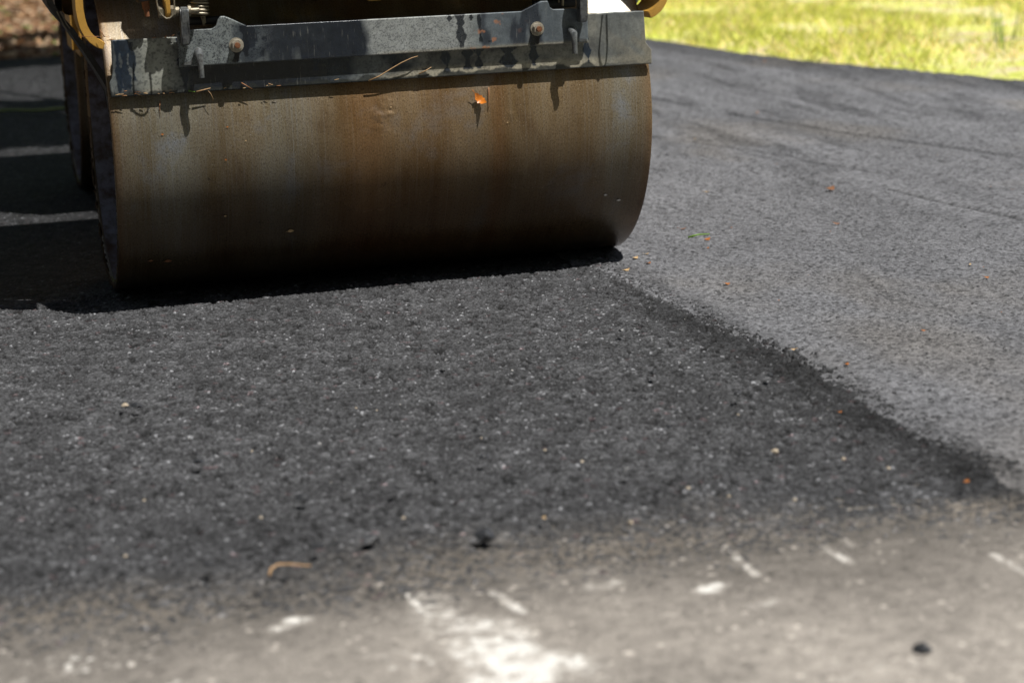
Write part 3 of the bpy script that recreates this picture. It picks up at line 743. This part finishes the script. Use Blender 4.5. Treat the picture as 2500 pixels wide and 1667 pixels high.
# nozzle tips and yellow tab under the front beam
bm = BM(); box(bm, .560, .588, -.37, -.35, .6415, .72, .002); part('yellow_tab', bm, M['yellow'])
for xc in (.43, .79):
    bm = BM(); cyl(bm, (xc, -.30, .72), (xc, -.30, .70), .010, .004, 12); part('spray_nozzle', bm, M['black'])
# front frame: beam, cheeks, hood, rear module -- mostly above the frame line of the photograph
bm = BM(); box(bm, .155, 1.115, -.405, -.02, .735, .99, .012); box(bm, -.100, 1.300, -.22, .22, .80, 1.0, .012); part('front_beam', bm, M['dark'])
bm = BM(); prism(bm, [(-.40, 1.0), (-.36, 1.10), (-.20, 1.14), (.62, 1.17), (.69, 1.12), (.69, .74), (.5, .74), (.42, .80), (-.10, 1.0)], 'x', .0, 1.2, .02); part('front_hood', bm, M['yellow'])
for x0, x1 in ((-.100, -.088), (1.288, 1.300)):
    bm = BM(); prism(bm, [(-.22, .80), (-.12, .70), (.14, .70), (.22, .80)], 'x', x0, x1, .003); part('yoke_cheek', bm, M['dark'])
bm = BM(); box(bm, .40, .80, .65, 1.10, .30, .60, .02); part('articulation_joint', bm, M['dark'])
bm = BM(); prism(bm, [(1.05, .45), (1.05, .86), (1.12, 1.05), (1.5, 1.18), (2.2, 1.14), (2.32, 1.0), (2.32, .80), (1.4, .80), (1.30, .45)], 'x', .02, 1.22, .02); part('engine_cover', bm, M['yellow'])
bm = BM(); box(bm, -.06, 1.29, 1.62, 1.84, .78, .86, .01); part('rear_beam', bm, M['dark'])
bm = BM(); box(bm, .45, .85, 1.15, 1.55, 1.19, 1.29, .03); box(bm, .45, .85, 1.50, 1.60, 1.29, 1.62, .03); part('operator_seat', bm, M['seat'])
bm = BM(); cyl(bm, (.65, .62, 1.16), (.65, .74, 1.38), .025); tube(bm, ring_path((.65, .76, 1.40), .17, 'z', 32), .014, 10, True)
cyl(bm, (.49, .76, 1.40), (.81, .76, 1.40), .010); part('steering_wheel', bm, M['black'])

# ================================================================ TREE out of the frame whose shade dapples the ground behind
SUN = Vector((.30, -.345, 1.0))
def bark():
    m = N('bark'); f = m.noise(9, 8, .7, sc=(1, 1, .2)); m.set(m.ramp(f, [(.3, (.05, .035, .025)), (.7, (.18, .13, .09))]), .9); m.bump(f, .03); return m.m
M['bark'] = bark()
M['leaf_tree'] = leafmat('tree_leaf', (.05, .11, .02), (.09, .16, .03), .3)
def tree(base, shades, H0, H1, n, lab):
    t = empty('shade_tree', base, lab, 'tree', None); B = Vector(base)
    cx = np.mean([s[0] for s in shades])+SUN.x*(H0+H1)/2; cy = np.mean([s[1] for s in shades])+SUN.y*(H0+H1)/2
    bm = BM(); top = Vector((cx, cy, H0+.4))-B
    pts = [Vector((0, 0, -.1)), Vector((0.05, .03, 1.2)), top*.35+Vector((0, 0, 1.0)), top*.7+Vector((0, 0, .6)), top]
    tube(bm, pts, .2, 14, radii=[.26, .19, .15, .10, .05])
    o = obj('trunk', bm, M['bark'], t, True)
    bm = BM()
    for k in range(14):
        s = shades[k % len(shades)]; H = random.uniform(H0, H1)
        e = Vector((s[0]+random.uniform(-1, 1)+SUN.x*H, s[1]+random.uniform(-1, 1)+SUN.y*H, H))-B; a = pts[2+k % 3]
        tube(bm, [a, (a+e)/2+Vector((0, 0, .3)), e], .04, 6, radii=[.05, .03, .01])
    obj('limbs', bm, M['bark'], t, True)
    pos = []
    while len(pos) < n:
        s = shades[rng.integers(len(shades))]
        x = s[0]+rng.normal(0, s[2]); y = s[1]+rng.normal(0, s[3]); H = rng.uniform(H0, H1)
        if fbm(np.array([x*2.0]), np.array([y*1.6]), 800, 3)[0] < .50: continue
        pos.append((x+SUN.x*H-B.x, y+SUN.y*H-B.y, H-B.z))
    pos = np.array(pos); c = np.ones((n, 3))*rng.uniform(.6, 1.4, (n, 1))
    V, F, T = leaf_cloud(n, pos, .085, c, 1.0)
    tri_cloud('crown', V, F, T, M['leaf_tree'], parent=t)
tree((-2.6, 8.6, -.05), [(-.3, 4.9, .8, .8), (-.6, 6.9, .9, .7), (.4, 8.3, 1.0, .9), (-1.2, 9.6, 1.2, 1.0)], 4.2, 7., 11000, 'leafy tree out of the frame left of the roller casting dappled shade on the asphalt')
tree((-4.2, 2.6, -.05), [(-1.6, 3.3, .7, .6), (-.6, 3.5, .45, .28)], 4.0, 6.5, 4000, 'second leafy shade tree out of the frame left of the asphalt beside the roller')

def add_sky_block_tree(x, y, h, rr, lab):  # unseen trees added around the scene to block sky light
    t = empty('sky_block_tree', (x, y, -.05), lab, 'tree', 'unseen trees added to block sky light'); bm = BM()
    tube(bm, [(0, 0, -.1), (.05, 0, h*.3), (-.05, .05, h*.6), (0, 0, h*.9)], .2, 10, radii=[.24, .18, .12, .04]); obj('trunk', bm, M['bark'], t, True)
    n = 5200; cl = [(rng.normal(0, rr*.5), rng.normal(0, rr*.5), rng.uniform(.12*h, h)) for _ in range(26)]
    k = rng.integers(0, 26, n); pos = np.array(cl)[k]+rng.normal(0, .55, (n, 3)); pos[:, 2] = np.maximum(pos[:, 2], .15)
    V, F, T = leaf_cloud(n, pos, .26, np.ones((n, 3))*rng.uniform(.6, 1.4, (n, 1)), 1.0); tri_cloud('crown', V, F, T, M['leaf_tree'], parent=t)
for k, (x, y) in enumerate([(-9, 21), (-6.4, 22.5), (-4, 20.5), (-1.6, 22), (1, 21), (3.6, 22.4), (6.2, 20.8), (9, 22), (12, 20), (-12, 8), (-13, 1), (-12, -6), (-9, -13), (-5, -15), (-1, -16), (3, -15.5), (7, -16), (11, -14), (16, -10), (-9, -9), (1, -19), (5, -19)]):
    add_sky_block_tree(x, y, rng.uniform(6.5, 8.5) if k < 9 else rng.uniform(12, 15), 1.7 if k < 9 else 2.6, 'unseen dense green tree added far behind the verge to block sky light' if k < 9 else 'unseen dense green tree added behind the camera to block sky light')

# ================================================================ SMALL THINGS
def leaf(name, x, y, z, size, mat, label, group=None, cat='leaf', rot=None, curl=.5, w=.4):
    bm = BM(); n = 8; L = []; Rr = []; mid = []
    for i in range(n+1):
        t = i/n; ww = w*size*math.sin(PI*min(1, t*.97+.02))**.8*(1-.25*t); zz = curl*size*(t-.5)**2*2
        jig = 1+.18*math.sin(i*2.7+x*50)
        mid.append(bm.verts.new((size*(t-.5), 0, zz))); L.append(bm.verts.new((size*(t-.5), ww*jig, zz+curl*ww*.5))); Rr.append(bm.verts.new((size*(t-.5), -ww/jig, zz+curl*ww*.35)))
    for i in range(n):
        bm.faces.new((mid[i], mid[i+1], L[i+1], L[i])); bm.faces.new((mid[i+1], mid[i], Rr[i], Rr[i+1]))
    tube(bm, [(-size*.5, 0, curl*size*.5), (-size*.75, 0, curl*size*.7)], size*.02, 5)
    o = obj(name, bm, mat, None, True); o.location = (x, y, z)
    o.rotation_euler = rot or (random.uniform(-.3, .3), random.uniform(-.3, .3), random.uniform(0, 6.28))
    return meta(o, label, cat, group)
def stone(x, y, z, r, mat, label, group=None, flat=.65, cat='stone', name='loose_stone'):
    bm = BM(); bmesh.ops.create_icosphere(bm, subdivisions=3, radius=r)
    s = random.random()*90
    for v in bm.verts:
        p = v.co/r; d = 1+.5*mn.noise(p*1.1+Vector((s, 0, 0)))+.2*mn.noise(p*3+Vector((s, 3, 0)))
        v.co = Vector((p.x*1.25, p.y, p.z*flat))*r*d
        for ax_ in (Vector((.6, .3, .7)), Vector((-.7, .2, .5)), Vector((.1, -.8, .5)), Vector((0, .1, 1))):
            a = ax_.normalized(); k = v.co.dot(a)-r*.62
            if k > 0: v.co -= a*k*.9
    o = obj(name, bm, mat, None, 'auto'); o.location = (x, y, z); o.rotation_euler = (0, 0, random.uniform(0, 6.28))
    return meta(o, label, cat, group)
def strand(pts, r, mat, label, name='pine_needle', cat='pine needle', group=None, seg=6):
    c = Vector(pts[len(pts)//2]); bm = BM()
    tube(bm, [Vector(p)-c for p in pts], r, seg, radii=[r*(1.0-.5*i/(len(pts)-1)) for i in range(len(pts))])
    o = obj(name, bm, mat, None, True); o.location = c; return meta(o, label, cat, group)

# leaf clinging to the drum
bm = BM()
def onD(x, deg, d=.0): a = math.radians(deg); return Vector((x, -(RR+d)*math.cos(a), RR+(RR+d)*math.sin(a)))
o = leaf('dry_leaf', 0, 0, 0, .033, M['leaf_bright'], 'curled orange leaf stuck to the sunlit upper face of the drum', None, 'leaf', (0, 0, 0), .8, .30)
c_ = onD(.800, 8.2, .006); ez = Vector((-.15, -.85, .5)).normalized(); ex = Vector((.62, 0, -.78)); ex = (ex-ez*ex.dot(ez)).normalized(); ey = ez.cross(ex)
mm = Matrix((ex, ey, ez)).transposed().to_4x4(); mm.translation = c_; o.matrix_world = mm
strand([onD(.822, 12.5, .003), onD(.8205, 10, .004), onD(.819, 6.5, .005), onD(.8175, 4.8, .002)], .0011, M['needle'], 'thin orange leaf stalk hanging on the drum beside the curled leaf', 'leaf_stalk', 'leaf stalk')
# things caught on the plate
pf = -.3645
strand([(.552, pf, .4715), (.575, pf-.003, .480), (.600, pf-.006, .494), (.625, pf-.009, .507), (.648, pf-.010, .516), (.662, pf-.008, .519)], .0016, M['straw'], 'long curved brown straw leaning on the plate below the middle of the bar', 'straw', 'straw')
strand([(.664, pf, .4795), (.680, pf-.002, .4865), (.692, pf-.003, .493)], .0015, M['straw'], 'short broken straw on the plate right of the long curved straw', 'straw', 'straw')
strand([(.278, pf, .4845), (.300, pf-.001, .4700)], .0014, M['needle'], 'short red brown needle on the lower edge of the plate under the left bolt')
strand([(.182, pf-.002, .4715), (.212, pf-.002, .4775)], .0017, M['straw'], 'pale straw bit lying on the plate edge beneath the left locating pin', 'straw', 'straw')
strand([(.165, pf-.002, .4745), (.179, pf-.002, .4715)], .0016, M['leaf_g'], 'tiny green grass blade on the plate edge beneath the left locating pin', 'grass_blade', 'grass blade')
strand([(.205, pf, .474), (.212, pf-.004, .465), (.2155, pf-.004, .455), (.2150, pf-.002, .449)], .0006, M['straw'], 'fine pale fibre hanging from the plate edge over the drum', 'fibre', 'fibre')
strand([onD(.106, 15, .004), onD(.104, 13, .004), onD(.103, 10, .003)], .0010, M['needle'], 'orange pine needle standing on the drum below the left part of the plate')
strand([(-.052, -.366, .600), (-.02, -.37, .5985), (.012, -.371, .5965)], .0007, M['needle'], 'long thin needle lying across the left yellow bracket')
strand([(.001, -.372, .596), (-.008, -.37, .612)], .0012, M['needle'], 'needle standing up at the left end of the plate')
# crumbs gathered along the lower edge of the plate, left part
for k in range(26):
    x = random.choice([random.uniform(.012, .03), random.uniform(.05, .075), random.uniform(.10, .16), random.uniform(.30, .345), random.uniform(.02, .5), random.uniform(.1, .13)])
    L_ = random.uniform(.003, .011); a = random.uniform(-.5, .7); z0 = .4725+random.random()**2*.010
    strand([(x, pf-.001, z0), (x+L_*math.cos(a), pf-.0025, z0+L_*math.sin(a)*.6)], random.uniform(.0006, .0015), random.choice([M['straw'], M['needle'], M['leaf_t']]),
           'tiny dry plant crumb lying along the lower edge of the stained plate', 'plant_crumb', 'plant crumb', 'dry plant crumbs along the lower plate edge', 5)
for k in range(14):
    x = random.uniform(.09, .17) if k < 8 else random.uniform(.0, .02)
    L_ = random.uniform(.003, .009); a = random.uniform(-.6, .9)
    strand([(x, -.366, .5885), (x+L_*math.cos(a), -.368, .5895+abs(L_*math.sin(a)))], random.uniform(.0006, .0012), random.choice([M['straw'], M['needle']]),
           'tiny dry plant crumb on the top edge of the stained plate', 'plant_crumb', 'plant crumb', 'dry plant crumbs on the upper plate edge', 5)
# bits stuck to the drum
for x, e, s, m_ in [(.105, 4, .006, 'leaf_o'), (.243, 5, .005, 'leaf_o'), (.235, -6, .006, 'leaf_o'), (.07, -46, .011, 'leaf_b'), (.108, -47, .016, 'leaf_b'), (.375, -36, .014, 'leaf_t'), (.23, -27, .006, 'leaf_t'), (.86, 0, .004, 'leaf_t'), (.60, 8, .004, 'leaf_t'), (.28, 0, .004, 'leaf_t'), (1.10, -31, .008, 'pebble_w'), (1.135, -34, .009, 'pebble_w')]:
    o = leaf('leaf_fragment', 0, 0, 0, s, M[m_], 'tiny dry leaf fragment stuck to the face of the drum', 'leaf fragments stuck to the drum', 'leaf fragment', (0, 0, 0), .2, .35)
    o.location = onD(x, e, .0015); o.rotation_euler = (math.radians(90-e), 0, 0)
for q in (0,):
    pass
# single stones, named ones first
Zm = .016
stone(.327, -2.10, .013, .0125, M['blackstone'], 'larger dark grey loose stone near the front edge of the fresh asphalt', None, .7)
stone(.177, -2.056, .012, .0105, M['blackstone'], 'small black loose stone left of the larger grey one on the fresh asphalt', None, .6)
stone(.704, -2.649, -.003, .0100, M['blackstone'], 'lone black stone on the dusty old pavement at lower right', None, .6)
stone(-.075, -1.168, .012, .0055, M['pebble'], 'cream pebble on the fresh asphalt at far left', None, .6)
stone(-.058, -1.20, .018, .008, M['blackstone'], 'dark chip beside the cream pebble at far left', None, .6)
stone(.85, -1.874, .012, .0050, M['pebble'], 'cream pebble on the fresh asphalt toward the lower right', None, .6)
stone(.119, -1.848, .018, .0085, M['blackstone'], 'black chip on the fresh asphalt below the left half of the drum', None, .6)
for (x, b, r, m_) in [(.559, 1.81, .005, 'pebble'), (.524, 1.728, .0045, 'pebble'), (.425, 2.054, .005, 'leaf_t'), (.30, 1.35, .0035, 'pebble'), (.33, 1.38, .003, 'pebble'), (.09, 1.55, .004, 'pebble'), (.66, 2.0, .005, 'pebble'), (.70, 2.06, .004, 'pebble'), (.93, 1.95, .0055, 'pebble'), (.97, 2.02, .005, 'pebble'), (.78, 2.11, .005, 'pebble'), (.05, 1.90, .0045, 'pebble'), (.45, 1.62, .003, 'pebble'), (.24, 1.98, .0045, 'pebble'), (.53, 2.12, .006, 'pebble'), (-.15, 2.0, .0045, 'pebble'), (.2, 1.55, .003, 'pebble_w'), (.62, 1.2, .003, 'pebble_w'), (.88, 1.65, .0035, 'pebble'), (-.1, 1.75, .004, 'pebble')]:
    stone(x, -b, .011, r*.55, M[m_], 'tiny pale pebble scattered on the fresh loose asphalt', 'tiny pale pebbles on the fresh asphalt', .6, 'pebble', 'pebble')
for (x, b) in [(.92, 1.55), (.98, 1.75), (.84, 1.35), (1.02, 1.45), (.6, 1.9), (.0, 1.6), (.42, 1.75), (.26, 1.85), (.74, 1.7), (-.2, 1.5), (.1, 2.08), (-.05, 2.1), (.52, 1.1), (.9, 1.0)]:
    stone(x, -b, .019, random.uniform(.004, .007), M['blackstone'], 'black tar coated chip lying on the fresh loose asphalt', 'black chips on the fresh asphalt', .6, 'stone', 'loose_stone')
strand([(.022, -2.150, .010), (.026, -2.142, .016), (.036, -2.137, .019), (.052, -2.139, .018), (.066, -2.146, .017), (.078, -2.147, .015)], .0021, M['straw'], 'bent tan twig lying near the front edge of the fresh asphalt', 'twig', 'twig', None, 8)
# leaves on the rolled lane
L_ = [(1.432, -.083, .030, 'leaf_o', 'orange leaf right of the drum on the rolled asphalt, the farther of two'), (1.434, .084, .028, 'leaf_o', 'orange red leaf right of the drum beside a green sprig'),
      (2.028, -.499, .050, 'leaf_b', 'long brown leaf lying on the rolled asphalt to the right'), (1.803, .026, .032, 'leaf_b', 'dark brown curled leaf on the rolled asphalt'),
      (1.194, 1.394, .020, 'leaf_o', 'small orange leaf on rolled asphalt just right of the joint'), (1.155, 1.249, .022, 'leaf_t', 'cream leaf bit lying at the joint with the fresh asphalt'),
      (1.708, -.623, .030, 'leaf_t', 'tan leaf on the rolled asphalt behind the right drum end'), (1.194, .237, .026, 'leaf_t', 'tan leaf just outside the shadow at the right drum end'),
      (1.235, .20, .022, 'leaf_t', 'tan leaf farther right of the shadow tip by the drum'), (1.200, .313, .022, 'leaf_o', 'orange leaf in front of the tan ones by the drum shadow'),
      (1.272, .617, .024, 'leaf_o', 'reddish orange leaf right of the end of the raised joint'), (1.801, .797, .022, 'leaf_o', 'orange leaf bit far right on the rolled asphalt'),
      (1.127, .369, .026, 'leaf_t', 'pale leaf shred at the tip of the joint near the drum'), (1.032, 1.714, .016, 'leaf_o', 'round orange leaf bit on the dark fringe of the joint'),
      (1.036, 2.136, .018, 'leaf_o', 'orange leaf bit at the corner of the fresh asphalt')]
for x, b, s, m_, lb in L_:
    leaf('fallen_leaf', x, -b, .007 if x > 1.1 else .014, s*.62, M[m_], lb, 'fallen leaves lying on the asphalt', 'leaf', (random.uniform(-.2, .2), random.uniform(-.2, .2), random.uniform(-.6, .6)), .45)
strand([(1.40, -.04, .008), (1.425, -.045, .014), (1.46, -.03, .010)], .003, M['leaf_g'], 'small green sprig on the rolled asphalt right of the drum', 'sprig', 'sprig')
for k in range(64):
    y = random.uniform(-1.6, 5.5); b = -y
    x = random.uniform(1.2, 1.5+.25*(y+2.6)+.6)
    if x > float(verge_x(y))-.2: continue
    leaf('leaf_fragment', x, y, .008, random.uniform(.004, .010)*(1+.15*max(0, y)), random.choice([M['leaf_o'], M['leaf_t'], M['leaf_b'], M['leaf_o']]), 'tiny dry leaf fragment scattered over the rolled asphalt',
         'leaf fragments on the rolled asphalt', 'leaf fragment', (random.uniform(-.3, .3), random.uniform(-.3, .3), random.uniform(0, 6.28)), .4, .3)
# hose behind the roller
pts = [(-2.6+k*.045, 4.02+.05*math.sin(k*.5)+.02*math.sin(k*1.7), .022) for k in range(70)]
strand(pts, .011, M['hose'], 'thin pale green hose lying across the asphalt behind the roller', 'garden_hose', 'hose', None, 8)
# taller weeds on the verge, right edge
for (x, y, lb) in [(4.66, 4.23, 'tall green weed clump on the verge at the right edge'), (5.6, 5.4, 'farther green weed clump on the verge at the right edge')]:
    t = empty('weed_clump', (x, y, 0), lb, 'weed'); bm = BM()
    for k in range(12):
        a = random.uniform(0, 6.28); h = random.uniform(.12, .30); r = random.uniform(.0, .06); l = random.uniform(.02, .10)
        p0 = Vector((r*math.cos(a), r*math.sin(a), -.03)); p1 = p0+Vector((l*.3*math.cos(a), l*.3*math.sin(a), h*.6)); p2 = p0+Vector((l*math.cos(a), l*math.sin(a), h))
        wv = Vector((-math.sin(a), math.cos(a), 0))*.004
        v = [bm.verts.new(q) for q in (p0-wv, p0+wv, p1+wv*.8, p1-wv*.8, p2)]
        bm.faces.new(v[:4]); bm.faces.new((v[3], v[2], v[4]))
    obj('stems', bm, M['leaf_g'], t)

# ================================================================ CAMERA, LIGHT, WORLD
cam = bpy.data.cameras.new('camera'); co = bpy.data.objects.new('camera', cam); C.objects.link(co)
r = Vector((.9615891, -.2720795, -.0363209)); u = Vector((.0947756, .2049109, .9741823)); f = Vector((.2576122, .9402044, -.2228266))
mt = Matrix.Identity(4)
for i in range(3): mt[i][0] = r[i]; mt[i][1] = u[i]; mt[i][2] = -f[i]
mt.translation = Vector((-.321, -4.642, .8804)); co.matrix_world = mt
cam.lens = 70.76; cam.sensor_width = 36; cam.clip_start = .05; cam.clip_end = 1000
cam.dof.use_dof = True; cam.dof.focus_distance = 4.32; cam.dof.aperture_fstop = 3.4; cam.dof.aperture_blades = 9
SC.camera = co
sl = bpy.data.lights.new('sun', 'SUN'); sl.energy = 5.0; sl.angle = math.radians(.53); sl.color = (1, .965, .91)
so = bpy.data.objects.new('sun', sl); C.objects.link(so); so.rotation_euler = SUN.to_track_quat('Z', 'Y').to_euler(); so.location = (3, -4, 10)
w = bpy.data.worlds.new('World'); SC.world = w; w.use_nodes = True; nt = w.node_tree
sk = nt.nodes.new('ShaderNodeTexSky'); sk.sky_type = 'NISHITA'; sk.sun_disc = False
sk.sun_elevation = math.atan2(1, math.hypot(.3, .345)); sk.sun_rotation = math.atan2(.3, -.345)
hs = nt.nodes.new('ShaderNodeHueSaturation'); hs.inputs['Saturation'].default_value = .6; nt.links.new(sk.outputs[0], hs.inputs['Color']); nt.links.new(hs.outputs[0], nt.nodes['Background'].inputs[0]); nt.nodes['Background'].inputs[1].default_value = .05
SC.view_settings.view_transform = 'Standard'; SC.view_settings.look = 'None'; SC.view_settings.exposure = 0; SC.view_settings.gamma = 1
